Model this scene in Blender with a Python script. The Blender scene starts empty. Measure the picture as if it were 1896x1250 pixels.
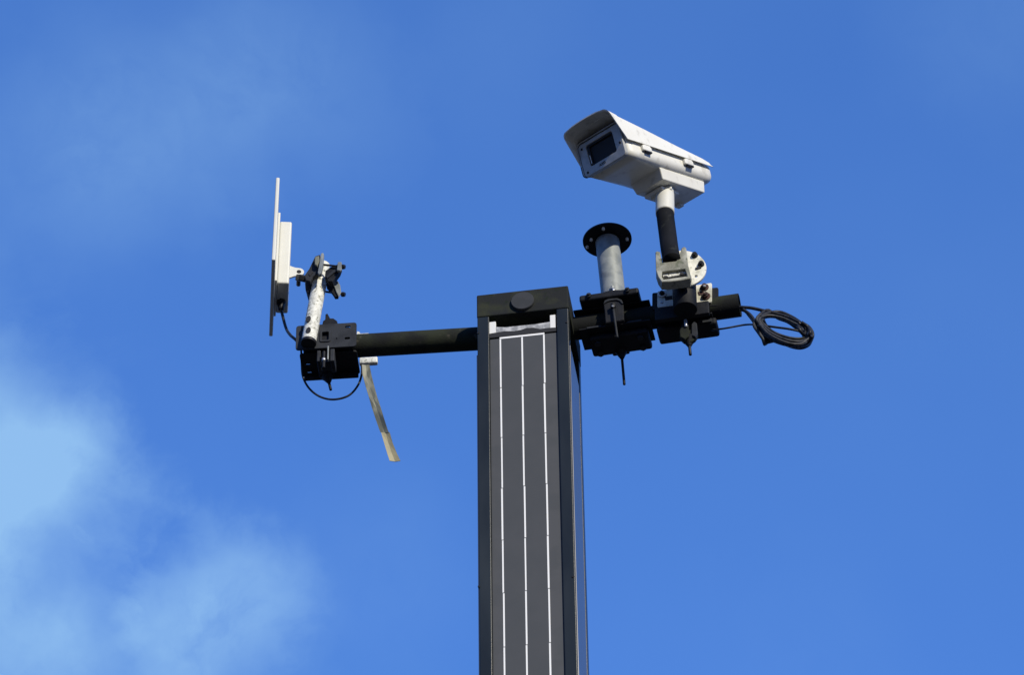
import bpy, bmesh, math, random
from mathutils import Vector, Matrix
random.seed(7)
sc = bpy.context.scene
col = sc.collection
PI = math.pi

# ------------------------------------------------------------------ camera
FPX, CX, CY = 8000.0, 948.0, 625.0
EL, AZ, ROLL = math.radians(42.0), math.radians(7.9), 0.0142
R0 = Vector((math.cos(AZ), math.sin(AZ), 0))
FW = Vector((-math.sin(AZ)*math.cos(EL), math.cos(AZ)*math.cos(EL), math.sin(EL)))
U0 = R0.cross(FW)
RT = R0*math.cos(ROLL) - U0*math.sin(ROLL)
UP = U0*math.cos(ROLL) + R0*math.sin(ROLL)
HT = 9.6                                                   # height of the top of the column
def ray(px, py): return FW + RT*((px-CX)/FPX) + UP*((CY-py)/FPX)
CAM = Vector((0, -.125, HT)) - ray(967, 538)*(FPX/678.0)
def at(px, py, y):                                          # where a sight line meets the vertical plane y
    r = ray(px, py); return CAM + r*((y-CAM.y)/r.y)
def atz(px, py, z):
    r = ray(px, py); return CAM + r*((z-CAM.z)/r.z)
def atd(px, py, d): return CAM + ray(px, py)*d
def dep(p): return (p-CAM).dot(FW)

cd = bpy.data.cameras.new('camera'); cam = bpy.data.objects.new('camera', cd); col.objects.link(cam)
cd.sensor_width = 36; cd.lens = 36*FPX/1896; cd.clip_start = .1; cd.clip_end = 5000
cam.matrix_world = Matrix.Translation(CAM) @ Matrix((RT, UP, -FW)).transposed().to_4x4()
sc.camera = cam

# ------------------------------------------------------------------ light
SUN_EL, SUN_PHI = math.radians(26.5), math.radians(38)        # phi: from -Y towards +X
sdir = Vector((math.sin(SUN_PHI)*math.cos(SUN_EL), -math.cos(SUN_PHI)*math.cos(SUN_EL), math.sin(SUN_EL)))
sl = bpy.data.lights.new('sun', 'SUN'); sl.energy = 4.6; sl.angle = math.radians(.55); sl.color = (1, .925, .77)
so = bpy.data.objects.new('sun', sl); col.objects.link(so)
so.rotation_euler = sdir.to_track_quat('Z', 'Y').to_euler()
sc.view_settings.view_transform = 'Standard'; sc.view_settings.look = 'None'
sc.view_settings.exposure = 0.0; sc.view_settings.gamma = 1

w = bpy.data.worlds.new('World'); sc.world = w; w.use_nodes = True
nt = w.node_tree; nt.nodes.clear()
def N(t, **k):
    n = nt.nodes.new(t)
    for a, b in k.items(): setattr(n, a, b)
    return n
def math_n(op, a, b=None, clamp=False):
    n = N('ShaderNodeMath', operation=op); n.use_clamp = clamp
    for i, v in enumerate((a, b)):
        if v is None: continue
        if isinstance(v, (int, float)): n.inputs[i].default_value = v
        else: nt.links.new(v, n.inputs[i])
    return n.outputs[0]
sky = N('ShaderNodeTexSky', sky_type='NISHITA'); sky.sun_disc = False
sky.sun_elevation = SUN_EL; sky.sun_rotation = math.atan2(sdir.x, sdir.y)
sky.air_density = 1.0; sky.dust_density = .3; sky.ozone_density = 2.2
tint = N('ShaderNodeMix', data_type='RGBA', blend_type='MULTIPLY'); tint.inputs[0].default_value = 1
SKY_TINT = (.92, 1.58, 2.67, 1)
tint.inputs[7].default_value = SKY_TINT
nt.links.new(sky.outputs[0], tint.inputs[6])
tc = N('ShaderNodeTexCoord')
# soft clouds, each a patch of sky about a fixed direction, broken up by noise
wn = N('ShaderNodeTexNoise'); wn.inputs['Scale'].default_value = 22; wn.inputs['Detail'].default_value = 6; wn.inputs['Roughness'].default_value = .5
nt.links.new(tc.outputs['Generated'], wn.inputs['Vector'])
wn2 = N('ShaderNodeTexNoise'); wn2.inputs['Scale'].default_value = 9; wn2.inputs['Detail'].default_value = 3
nt.links.new(tc.outputs['Generated'], wn2.inputs['Vector'])
total = None
CLOUDS = [  # px, py, radius in px, strength
    (20, 770, 280, .72), (-40, 950, 370, .70), (110, 880, 220, .45), (0, 1160, 300, .50), (400, 1120, 195, .52), (420, 1200, 240, .18), (150, 1290, 260, .30), (560, 150, 300, .17), (250, 190, 340, .17),
    (100, 360, 300, .10), (700, 1080, 300, .07), (-20, 560, 200, .14), (1850, 60, 300, .08), (900, 60, 240, .05), (1500, 1200, 300, .04)]
wn3 = N('ShaderNodeTexNoise'); wn3.inputs['Scale'].default_value = 70; wn3.inputs['Detail'].default_value = 8; wn3.inputs['Roughness'].default_value = .62
warp = N('ShaderNodeVectorMath', operation='MULTIPLY_ADD'); nt.links.new(wn.outputs['Color'], warp.inputs[0]); warp.inputs[1].default_value = (.06, .06, .06); nt.links.new(tc.outputs['Generated'], warp.inputs[2])
nt.links.new(warp.outputs[0], wn3.inputs['Vector'])
wob = math_n('ADD', math_n('MULTIPLY', math_n('SUBTRACT', wn.outputs['Fac'], .5), .050), math_n('MULTIPLY', math_n('SUBTRACT', wn3.outputs['Fac'], .5), .022))
for px, py, r, s in CLOUDS:
    c = ray(px, py).normalized()
    d = N('ShaderNodeVectorMath', operation='DISTANCE'); nt.links.new(tc.outputs['Generated'], d.inputs[0]); d.inputs[1].default_value = c
    dd = math_n('ADD', d.outputs['Value'], wob)
    mr = N('ShaderNodeMapRange', interpolation_type='SMOOTHSTEP'); nt.links.new(dd, mr.inputs[0])
    mr.inputs[1].default_value = r/FPX; mr.inputs[2].default_value = r/FPX*.1; mr.inputs[3].default_value = 0; mr.inputs[4].default_value = s
    total = mr.outputs[0] if total is None else math_n('ADD', total, mr.outputs[0])
tex = N('ShaderNodeMapRange'); nt.links.new(wn3.outputs['Fac'], tex.inputs[0])
tex.inputs[1].default_value = .32; tex.inputs[2].default_value = .68; tex.inputs[3].default_value = .60; tex.inputs[4].default_value = 1.2
fac = math_n('MULTIPLY', total, tex.outputs[0], True)
haze_n = N('ShaderNodeMapRange'); nt.links.new(wn2.outputs['Fac'], haze_n.inputs[0])
haze_n.inputs[1].default_value = .4; haze_n.inputs[2].default_value = .8; haze_n.inputs[3].default_value = 0; haze_n.inputs[4].default_value = .06
fac = math_n('MULTIPLY', math_n('ADD', fac, haze_n.outputs[0]), .74, True)
cm = N('ShaderNodeMix', data_type='RGBA'); nt.links.new(fac, cm.inputs[0])
lim = N('ShaderNodeMix', data_type='RGBA', blend_type='DARKEN'); lim.inputs[0].default_value = 1
nt.links.new(tint.outputs[2], lim.inputs[6]); lim.inputs[7].default_value = (1.0, 2.5, 7.1, 1)
nt.links.new(lim.outputs[2], cm.inputs[6])
CLOUD_COL = (3.5, 6.2, 9.3, 1)
cm.inputs[7].default_value = CLOUD_COL
bg = N('ShaderNodeBackground'); bg.inputs[1].default_value = .1
nt.links.new(cm.outputs[2], bg.inputs[0])
wo = N('ShaderNodeOutputWorld'); nt.links.new(bg.outputs[0], wo.inputs[0])

# ------------------------------------------------------------------ materials
def mat(name, base, rough=.5, metal=0., spots=None, scale=30., lo=.45, hi=.6, bump=0., bscale=200., detail=6., spec=.5, spots2=None, scale2=80., lo2=.6, hi2=.7, stretch=None, rvar=0.):
    m = bpy.data.materials.new(name); m.use_nodes = True; t = m.node_tree
    b = t.nodes['Principled BSDF']; b.inputs['Roughness'].default_value = rough; b.inputs['Metallic'].default_value = metal
    b.inputs['Specular IOR Level'].default_value = spec
    co = t.nodes.new('ShaderNodeTexCoord'); vec = co.outputs['Object']
    if stretch:
        mp = t.nodes.new('ShaderNodeMapping'); mp.inputs['Scale'].default_value = stretch; t.links.new(vec, mp.inputs[0]); vec = mp.outputs[0]
    prev = None
    def layer(prev, colr, scale, lo, hi):
        n = t.nodes.new('ShaderNodeTexNoise'); n.inputs['Scale'].default_value = scale; n.inputs['Detail'].default_value = detail
        t.links.new(vec, n.inputs['Vector'])
        r = t.nodes.new('ShaderNodeMapRange'); r.inputs[1].default_value = lo; r.inputs[2].default_value = hi; t.links.new(n.outputs['Fac'], r.inputs[0])
        x = t.nodes.new('ShaderNodeMix'); x.data_type = 'RGBA'; t.links.new(r.outputs[0], x.inputs[0])
        if prev is None: x.inputs[6].default_value = (*base, 1)
        else: t.links.new(prev, x.inputs[6])
        x.inputs[7].default_value = (*colr, 1)
        return x.outputs[2], n
    nn = None
    if spots: prev, nn = layer(None, spots, scale, lo, hi)
    if spots2: prev, _ = layer(prev, spots2, scale2, lo2, hi2)
    if prev is not None: t.links.new(prev, b.inputs['Base Color'])
    else: b.inputs['Base Color'].default_value = (*base, 1)
    if rvar and nn:
        r = t.nodes.new('ShaderNodeMapRange'); r.inputs[1].default_value = .3; r.inputs[2].default_value = .7
        r.inputs[3].default_value = rough-rvar; r.inputs[4].default_value = rough+rvar
        t.links.new(nn.outputs['Fac'], r.inputs[0]); t.links.new(r.outputs[0], b.inputs['Roughness'])
    if bump:
        n = t.nodes.new('ShaderNodeTexNoise'); n.inputs['Scale'].default_value = bscale; n.inputs['Detail'].default_value = 4
        t.links.new(co.outputs['Object'], n.inputs['Vector'])
        bu = t.nodes.new('ShaderNodeBump'); bu.inputs['Strength'].default_value = bump; bu.inputs['Distance'].default_value = .002
        t.links.new(n.outputs['Fac'], bu.inputs['Height']); t.links.new(bu.outputs[0], b.inputs['Normal'])
    return m
M = {}
M['frame'] = mat('black_powder_coat', (.014, .018, .022), 0.3, spots=(.026, .032, .036), scale=9, lo=.4, hi=.7, bump=.15, bscale=600, rvar=.05, spots2=(.011,.013,.015), scale2=5, lo2=.5, hi2=.7, stretch=(1,1,.25), spec=0.22)
M['cap'] = mat('algae_stained_cap', (.018, .020, .021), 0.8, spots=(.034, .038, .023), scale=15, lo=.48, hi=.66, bump=.3, bscale=300, spots2=(.014,.02,.012), scale2=40, lo2=.58, hi2=.7, spec=0.12)
M['disc'] = mat('grey_disc', (.042, .044, .048), 0.6, spots=(.036, .039, .042), scale=30, spec=0.15)
M['cell'] = mat('solar_cell', (.066, .070, .076), 0.6, spots=(.060, .065, .071), scale=14, lo=.35, hi=.7, spec=0.15)
M['border'] = mat('panel_border', (.074, .077, .082), 0.6, spots=(.066, .070, .075), scale=14, spec=0.15)
M['line'] = mat('busbar_white', (.80, .80, .78), .5)
M['side'] = mat('side_panel_glass', (.045, .047, .055), .26, spots=(.050, .051, .055), scale=6, spec=1.0, rvar=.03)
M['block'] = mat('white_block', (.72, .72, .70), .5)
M['lip'] = mat('dusty_lip', (.24, .245, .25), .5, spots=(.48, .48, .48), scale=60)
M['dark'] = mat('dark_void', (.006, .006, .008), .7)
M['bar'] = mat('mossy_black_tube', (.012, .013, .013), 0.8, spots=(.024, .028, .018), scale=16, lo=.42, hi=.62, bump=.4, bscale=250, spots2=(.060, .056, .045), scale2=38, lo2=.64, hi2=.74, spec=0.12)
M['iron'] = mat('black_steel', (.008, .009, .012), 0.6, spots=(.015, .016, .019), scale=40, lo=.5, hi=.7, bump=.3, bscale=400, rvar=.08, spec=0.2)
M['steel_grey'] = mat('grey_black_steel', (.026, .029, .035), 0.6, spots=(.016, .018, .022), scale=28, lo=.45, hi=.65, bump=.25, bscale=400, spec=0.18)
M['galv'] = mat('galvanised_steel', (.19, .21, .21), .55, .1, spots=(.25, .27, .265), scale=26, lo=.47, hi=.56, detail=2, bump=.1, bscale=120, spots2=(.145, .16, .16), scale2=18, lo2=.56, hi2=.68, rvar=.1)
M['white'] = mat('white_enamel', (.76, .75, .68), .38, spots=(.70, .685, .62), scale=12, lo=.45, hi=.75, bump=.05, bscale=400, rvar=.08, spots2=(.46,.44,.37), scale2=34, lo2=.56, hi2=.80)
M['offwhite'] = mat('offwhite_plastic', (.60, .60, .55), .45, spots=(.57, .565, .51), scale=14, lo=.4, hi=.7, spots2=(.62,.60,.54), scale2=90, lo2=.68, hi2=.8)
M['bezel'] = mat('grey_bezel', (.40, .40, .38), .45, spots=(.30, .31, .30), scale=60, lo=.45, hi=.7)
M['speck'] = mat('corroded_zinc', (.70, .70, .63), .55, spots=(.52, .52, .46), scale=70, lo=.45, hi=.6, bump=.6, bscale=220, spots2=(.20, .20, .14), scale2=110, lo2=.55, hi2=.66)
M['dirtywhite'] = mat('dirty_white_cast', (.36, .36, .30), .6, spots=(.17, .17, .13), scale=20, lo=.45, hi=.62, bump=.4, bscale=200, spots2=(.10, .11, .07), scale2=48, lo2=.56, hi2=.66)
M['flange_white'] = mat('white_flange', (.74, .73, .64), .5, spots=(.44, .43, .33), scale=24, lo=.47, hi=.66, bump=.3, bscale=200, spots2=(.24, .24, .17), scale2=60, lo2=.62, hi2=.7)
M['arm'] = mat('soiled_white_arm', (.60, .61, .58), .5, spots=(.09, .095, .10), scale=14, lo=.38, hi=.56, bump=.2, bscale=200)
M['arm_dark'] = mat('blackened_arm', (.007, .008, .011), .8, spots=(.004, .005, .007), scale=16, lo=.4, hi=.62, spots2=(.045, .05, .042), scale2=26, lo2=.60, hi2=.75, bump=.2, spec=0.15)
M['rust'] = mat('rusty_bolt', (.07, .028, .022), .75, spots=(.03, .016, .016), scale=120, bump=.6, bscale=400)
M['bolt'] = mat('zinc_bolt', (.55, .56, .57), .35, .6, spots=(.3, .3, .3), scale=150)
M['blackbolt'] = mat('black_bolt', (.012, .012, .014), .5, spec=0.25)
M['glass'] = mat('camera_window', (.008, .016, .034), .12, spec=.6)
M['cable'] = mat('black_cable', (.014, .015, .020), .42, spots=(.026, .027, .03), scale=60, spec=0.2)
M['cable_grey'] = mat('dusty_cable', (.045, .045, .048), .5, spots=(.02, .022, .022), scale=70, spec=0.2)
M['strap'] = mat('weathered_strap', (.17, .17, .12), .55, spots=(.085, .088, .060), scale=9, lo=.46, hi=.58, stretch=(4, 4, 1), spots2=(.30, .28, .18), scale2=7, lo2=.56, hi2=.68)
M['strap_end'] = mat('yellowed_tape', (.30, .265, .15), .5, spots=(.25, .225, .13), scale=20)
M['ground'] = mat('asphalt', (.028, .028, .029), .9, spots=(.040, .040, .038), scale=3, bump=.5, bscale=80)

# ------------------------------------------------------------------ mesh builder
def frame_from(z, hint=Vector((0, 0, 1))):
    z = z.normalized()
    if abs(z.dot(hint)) > .97: hint = Vector((1, 0, 0))
    x = hint.cross(z).normalized(); return x, z.cross(x), z
class MB:
    def __init__(s): s.bm = bmesh.new(); s.mi = 0
    def _merge(s, b, smooth=False):
        for f in b.faces: f.material_index = s.mi; f.smooth = smooth
        me = bpy.data.meshes.new('t'); b.to_mesh(me); b.free(); s.bm.from_mesh(me); bpy.data.meshes.remove(me)
    def box(s, c, ax, dims, bev=.002, seg=2):
        b = bmesh.new(); bmesh.ops.create_cube(b, size=1)
        mx = Matrix((ax[0].normalized(), ax[1].normalized(), ax[2].normalized())).transposed()
        for v in b.verts: v.co = Vector((v.co.x*dims[0], v.co.y*dims[1], v.co.z*dims[2]))
        if bev: bmesh.ops.bevel(b, geom=list(b.edges), offset=bev, segments=seg, affect='EDGES', profile=.5)
        for v in b.verts: v.co = c + mx @ v.co
        s._merge(b); return s
    def hexa(s, P, bev=.0, seg=2):                         # eight corners: bottom loop 0-3, top loop 4-7
        b = bmesh.new(); v = [b.verts.new(p) for p in P]
        for q in ((3,2,1,0),(4,5,6,7),(0,1,5,4),(1,2,6,5),(2,3,7,6),(3,0,4,7)): b.faces.new([v[i] for i in q])
        if bev: bmesh.ops.bevel(b, geom=list(b.edges), offset=bev, segments=seg, affect='EDGES', profile=.5)
        bmesh.ops.recalc_face_normals(b, faces=b.faces); s._merge(b); return s
    def cyl(s, p0, p1, r0, r1=None, seg=28, bev=0.0, nsm=True):
        r1 = r0 if r1 is None else r1
        x, y, z = frame_from(p1-p0); b = bmesh.new(); rings = []
        L = (p1-p0).length
        prof = [(0, r0), (L, r1)] if not bev else [(0, r0-bev), (bev, r0), (L-bev, r1), (L, r1-bev)]
        for h, r in prof:
            rings.append([b.verts.new(p0+z*h+(x*math.cos(2*PI*k/seg)+y*math.sin(2*PI*k/seg))*r) for k in range(seg)])
        b.faces.new(list(reversed(rings[0]))); b.faces.new(rings[-1])
        side = []
        for a, c in zip(rings, rings[1:]):
            for k in range(seg): side.append(b.faces.new([a[k], a[(k+1)%seg], c[(k+1)%seg], c[k]]))
        for f in b.faces: f.material_index = s.mi
        if nsm and seg > 8:
            for f in side: f.smooth = True
            for f in b.faces:
                if len(f.verts) > 4:
                    for e in f.edges: e.smooth = False
        me = bpy.data.meshes.new('t'); b.to_mesh(me); b.free(); s.bm.from_mesh(me); bpy.data.meshes.remove(me); return s
    def pipe(s, p0, p1, r, wall, seg=32):                  # open tube with a wall
        x, y, z = frame_from(p1-p0); b = bmesh.new(); L = (p1-p0).length
        prof = [(0, r-wall), (0, r), (L, r), (L, r-wall)]
        rings = [[b.verts.new(p0+z*h+(x*math.cos(2*PI*k/seg)+y*math.sin(2*PI*k/seg))*q) for k in range(seg)] for h, q in prof]
        for i in range(4):
            a, c = rings[i], rings[(i+1)%4]
            for k in range(seg):
                f = b.faces.new([a[k], a[(k+1)%seg], c[(k+1)%seg], c[k]]); f.smooth = i in (1, 3)
        for i in range(4):
            for k in range(seg):
                e = b.edges.get((rings[i][k], rings[i][(k+1)%seg]));
                if e: e.smooth = False
        for f in b.faces: f.material_index = s.mi
        me = bpy.data.meshes.new('t'); b.to_mesh(me); b.free(); s.bm.from_mesh(me); bpy.data.meshes.remove(me); return s
    def tube(s, pts, r, seg=12, sub=6, cap=True):          # smooth swept tube through points
        P = spline(pts, sub) if sub else pts
        R = r if callable(r) else (lambda t: r)
        b = bmesh.new(); rings = []; n = len(P); px = None
        for i, p in enumerate(P):
            tg = (P[min(i+1, n-1)]-P[max(i-1, 0)]).normalized()
            if px is None: px = frame_from(tg)[0]
            px = (px - tg*px.dot(tg)).normalized(); py = tg.cross(px)
            rr = R(i/(n-1))
            rings.append([b.verts.new(p+(px*math.cos(2*PI*k/seg)+py*math.sin(2*PI*k/seg))*rr) for k in range(seg)])
        for a, c in zip(rings, rings[1:]):
            for k in range(seg): b.faces.new([a[k], a[(k+1)%seg], c[(k+1)%seg], c[k]])
        if cap: b.faces.new(list(reversed(rings[0]))); b.faces.new(rings[-1])
        s._merge(b, True); return s
    def plate(s, outer, holes, o, ax, t, bev=0.0):         # 2-D outline with holes in frame ax at o, thickness t along ax[2]
        b = bmesh.new(); E = []
        for lp in [outer]+list(holes):
            vs = [b.verts.new((p[0], p[1], 0)) for p in lp]
            for i in range(len(vs)): E.append(b.edges.new((vs[i], vs[(i+1)%len(vs)])))
        bmesh.ops.triangle_fill(b, edges=E, use_beauty=True, use_dissolve=False)
        r = bmesh.ops.extrude_face_region(b, geom=list(b.faces))
        for v in [g for g in r['geom'] if isinstance(g, bmesh.types.BMVert)]: v.co.z += t
        bmesh.ops.recalc_face_normals(b, faces=b.faces)
        if bev:
            ed = [e for e in b.edges if len(e.link_faces) == 2 and e.calc_face_angle() > .6 and abs(e.verts[0].co.z-e.verts[1].co.z) < 1e-6]
            bmesh.ops.bevel(b, geom=ed, offset=bev, segments=1, affect='EDGES', profile=.5)
        for v in b.verts: c = v.co.copy(); v.co = o+ax[0]*c.x+ax[1]*c.y+ax[2]*c.z
        s._merge(b); return s
    def sil(s, px, y, t, bev=.0015):                       # outline at its own distance y and real thickness t
        P = [at(a, b, y) for a, b in px]; o = Vector((0, y, 0))
        return s.plate([(p.x, p.z) for p in P], [], o, (X, Z, Y), t, bev)
    def build(s, name, m, parent=None):
        me = bpy.data.meshes.new(name)
        bmesh.ops.remove_doubles(s.bm, verts=s.bm.verts, dist=1e-7)
        s.bm.to_mesh(me); s.bm.free()
        for q in (m if isinstance(m, (list, tuple)) else [m]): me.materials.append(q)
        o = bpy.data.objects.new(name, me); col.objects.link(o)
        if parent is not None:
            o.parent = parent
            if parent.type == 'EMPTY': o.matrix_parent_inverse = Matrix.Translation(-parent.location)
        return o
X, Y, Z = Vector((1, 0, 0)), Vector((0, 1, 0)), Vector((0, 0, 1))
def spline(pts, sub):
    out = []; n = len(pts)
    for i in range(n-1):
        p0, p1, p2, p3 = pts[max(i-1, 0)], pts[i], pts[i+1], pts[min(i+2, n-1)]
        for k in range(sub):
            t = k/sub
            out.append(.5*((2*p1)+(p2-p0)*t+(2*p0-5*p1+4*p2-p3)*t*t+(3*p1-p0-3*p2+p3)*t**3))
    out.append(pts[-1]); return out
def thing(name, label, cat, loc, group=None):
    o = bpy.data.objects.new(name, None); col.objects.link(o); o.location = loc; o.empty_display_size = .05
    o['label'] = label; o['category'] = cat
    if group: o['group'] = group
    return o
def tag(o, label, cat): o['label'] = label; o['category'] = cat; return o
def circ(cx, cy, r, n=20, ry=None): ry = ry or r; return [(cx+r*math.cos(2*PI*k/n), cy+ry*math.sin(2*PI*k/n)) for k in range(n)]
def rrect(cx, cy, w_, h_, r, n=4):
    out = []
    for (sx, sy, a0) in ((1, 1, 0), (-1, 1, PI/2), (-1, -1, PI), (1, -1, 3*PI/2)):
        for k in range(n+1):
            a = a0+PI/2*k/n; out.append((cx+sx*(w_/2-r)+r*math.cos(a), cy+sy*(h_/2-r)+r*math.sin(a)))
    return out
def nut(mb, c, d, r, h): mb.cyl(c, c+d.normalized()*h, r, seg=6); return mb

# ------------------------------------------------------------------ ground
g = MB(); g.hexa([Vector(p) for p in ((-1500,-1500,-.5),(1500,-1500,-.5),(1500,1500,-.5),(-1500,1500,-.5),(-1500,-1500,0),(1500,-1500,0),(1500,1500,0),(-1500,1500,0))])
go = g.build('ground', M['ground']); go['kind'] = 'structure'

# ------------------------------------------------------------------ the column
HW, HD = .125, .125
CAPH = .081
pole = thing('solar_pole', 'tall square black column faced with a narrow grey solar panel', 'pole', Vector((0, 0, 0)))
zc = HT-CAPH                                               # underside of the cap
PT = HT-.162                                               # top of the front panel
m = MB()                                                   # shaft: core and four corner rails, open recess below the cap
m.box(Vector((0, .008, (PT)/2)), (X, Y, Z), (.236, .226, PT), .001)
for sx in (-1, 1):
    for sy in (-1, 1):
        m.box(Vector((sx*(HW-.01625), sy*(HD-.01625), zc/2)), (X, Y, Z), (.0325, .0325, zc-.001), .0025, 2)
m.box(Vector((0, .035, (PT+zc)/2)), (X, Y, Z), (.18, .15, zc-PT-.002), .001)
shaft = m.build('shaft', M['frame'], pole)
m = MB(); m.box(Vector((0, 0, HT-CAPH/2)), (X, Y, Z), (.252, .252, CAPH), .003, 2)
cap = m.build('cap', M['cap'], pole)
dc = at(968, 560, -.126)
m = MB(); m.cyl(dc+Y*.002, dc-Y*.009, .0315, seg=48, bev=.0012)
m.build('cap_disc', M['disc'], cap)
# front solar panel, with printed white lines
m = MB(); pw, pb = .184, .4
zb = .35
yf = -HD+.006
m.mi = 1; m.box(Vector((0, yf+.004, (PT+zb)/2)), (X, Y, Z), (pw, .008, PT-zb), .0015)
XL = (-.0625, -.004, .0555); ztop = at(946, 623, yf).z
def strip(x0, x1, z0, z1, y=None, t=.0012, mi=2):
    m.mi = mi; y = yf if y is None else y
    m.box(Vector(((x0+x1)/2, y-t/2+.0002, (z0+z1)/2)), (X, Y, Z), (x1-x0, t, z1-z0), 0)
m.mi = 0; m.box(Vector(((XL[0]+XL[2])/2, yf-.0002, (ztop+zb)/2)), (X, Y, Z), (XL[2]-XL[0], .001, ztop-zb-.01), 0)
random.seed(3)
strip(XL[0]-.0022, XL[2]+.0022, ztop-.006, ztop)
for x in XL:
    z1 = ztop-.0062; k = 0
    while z1 > zb+.1:
        z0 = max(z1-.176, zb)
        dx = random.uniform(-.0007, .0007); hw = random.uniform(.0019, .0023)
        strip(x-hw+dx, x+hw+dx, z0+.0012, z1-.0012); z1 = z0
panel = m.build('solar_panel', [M['cell'], M['border'], M['line']], pole)
# recess bits under the cap
m = MB(); m.sil([(918, 605), (935, 605.5), (960, 603), (990, 600), (1018, 595.5), (1018, 611), (1000, 613), (918, 622)], -.1185, .012, .001); m.build('recess_lip', M['lip'], pole)
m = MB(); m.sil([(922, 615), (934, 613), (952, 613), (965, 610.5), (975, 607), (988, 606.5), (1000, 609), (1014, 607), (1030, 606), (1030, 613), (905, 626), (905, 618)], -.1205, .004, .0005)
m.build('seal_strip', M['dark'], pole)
for (a, b, c, d) in ((905.5, 593.5, 918, 622), (1018, 580.5, 1029, 608)):
    p, q = at(a, (b+3), -.118), at(c, d, -.118)
    m = MB(); m.box(Vector(((p.x+q.x)/2, -.113, (p.z+q.z)/2)), (X, Y, Z), (abs(q.x-p.x), .010, abs(q.z-p.z)), .001)
    m.build('spacer_block', M['block'], pole)
# side panels (both sides), a shorter glossy sheet on each flank
for s in (1, -1):
    m = MB(); zt = at(1055, 640, -.12).z
    m.box(Vector((s*(HW+.0005), -.036, (zt+.4)/2)), (X, Y, Z), (.005, .172, zt-.4), .0015)
    m.build('side_panel', M['side'], pole)
for (a, b, y) in ((887, 1087, -.125), (1061, 1069, -.125), (1049, 597, -.125), (885.5, 617, -.125)):
    p = at(a, b, y); m = MB(); m.cyl(p+Y*.003, p-Y*.002, .0034, seg=16, bev=.0006); m.build('screw', M['blackbolt'], pole)
m = MB(); m.box(Vector((0, 0, .012)), (X, Y, Z), (.42, .42, .024), .004)
for sx in (-1, 1):
    for sy in (-1, 1): m.cyl(Vector((sx*.17, sy*.17, .02)), Vector((sx*.17, sy*.17, .05)), .012, seg=6)
m.build('base_plate', M['frame'], pole)

# ------------------------------------------------------------------ crossbar
BR = .0325
ZB = (at(880, 629.5, 0).z + at(1065, 609, 0).z)/2
LE, RE = atz(598, 644.5, ZB), atz(1370, 565, ZB)
bar = thing('crossbar', 'mossy black steel tube run through the column near its top', 'crossbar', Vector((0, 0, ZB)))
for e in (LE, RE):
    c = at(884, 629.5, 0) if e is LE else at(1058, 610, 0); c = Vector((c.x*.2, 0, ZB))
    st = Vector((math.copysign(.10, e.x), 0, ZB))
    m = MB(); m.pipe(st, e, BR, .004, 40)
    if e is RE: pass
    m.build('tube', M['bar'], bar)
def barL(px):                                               # point on the left arm's axis at a given picture x (real axis point)
    t = [st_l + (LE-st_l)*k/200 for k in range(201)]
    return min(t, key=lambda p: abs(proj(p)[0]-px))
def proj(p):
    v = p-CAM; d = v.dot(FW); return CX+FPX*v.dot(RT)/d, CY-FPX*v.dot(UP)/d
st_l = Vector((-.10, 0, ZB)); st_r = Vector((.10, 0, ZB))
def barR(px):
    t = [st_r + (RE-st_r)*k/300 for k in range(301)]
    return min(t, key=lambda p: abs(proj(p)[0]-px))
dl = (LE-st_l).normalized(); dr = (RE-st_r).normalized()
AXL = (-dl, Z.cross(-dl), Z)                                # along the arm, away from the viewer, up
AXR = (dr, Z.cross(dr), Z)

# ------------------------------------------------------------------ panel antenna (left)
rh = ray(510, 480); dv = Vector((rh.x, rh.y, 0)).normalized(); dn = Vector((dv.y, -dv.x, 0))   # away / right of the sheet
yA = -.17 + LE.y*.5
TN = at(517.5, 328, yA)                                     # near top corner
S = .318
ant = thing('panel_antenna', 'white square panel antenna seen edge-on at the left end of the crossbar', 'antenna', TN+dv*S/2-Z*S)
lean = Vector((0, 0, -1)) - dn*.012
AA = (dn, dv, -lean.normalized())
def al(n, d, h): return TN + AA[0]*n + AA[1]*d + AA[2]*h    # antenna local: right, away, up (0 = top)
m = MB(); m.box(al(-.0045, S/2, -S/2), AA, (.0105, S, S), .003, 3); m.build('radome', M['offwhite'], ant)
by0, bz0 = .118, -.058
m = MB(); m.box(al(.0035, by0+.060, bz0-.119+.008), AA, (.007, .150, .262), .002, 2)
m.box(al(.0235, by0+.063, bz0-.119), AA, (.034, .128, .238), .005, 3)
hs = m.build('radio_housing', M['offwhite'], ant)
gb = al(.021, by0+.075, bz0-.238)
m = MB(); nut(m, gb, -Z, .013, .012); m.cyl(gb-Z*.012, gb-Z*.032, .011, .008, seg=20, bev=.001); m.build('cable_gland', M['blackbolt'], ant)
# hinge ear facing the viewer with its pivot bolt
ec = at(553.5, 503, TN.y+by0+.02)
m = MB()
o0 = ec; tan = [(-.030, .024), (-.012, .016), (0, .0145)] + [(.0145*math.sin(PI*k/8), .0145*math.cos(PI*k/8)) for k in range(1, 8)] + [(0, -.0145), (-.012, -.017), (-.030, -.026)]
m.plate(tan, [circ(0, 0, .0062, 14)], o0, (dn, Z, dv), .006, .0006)
m.build('hinge_ear', M['offwhite'], ant)
m = MB(); m.cyl(ec-dv*.002, ec+dv*.056, .0060, seg=20, bev=.001); m.build('pivot_bolt', M['blackbolt'], ant)

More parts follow.
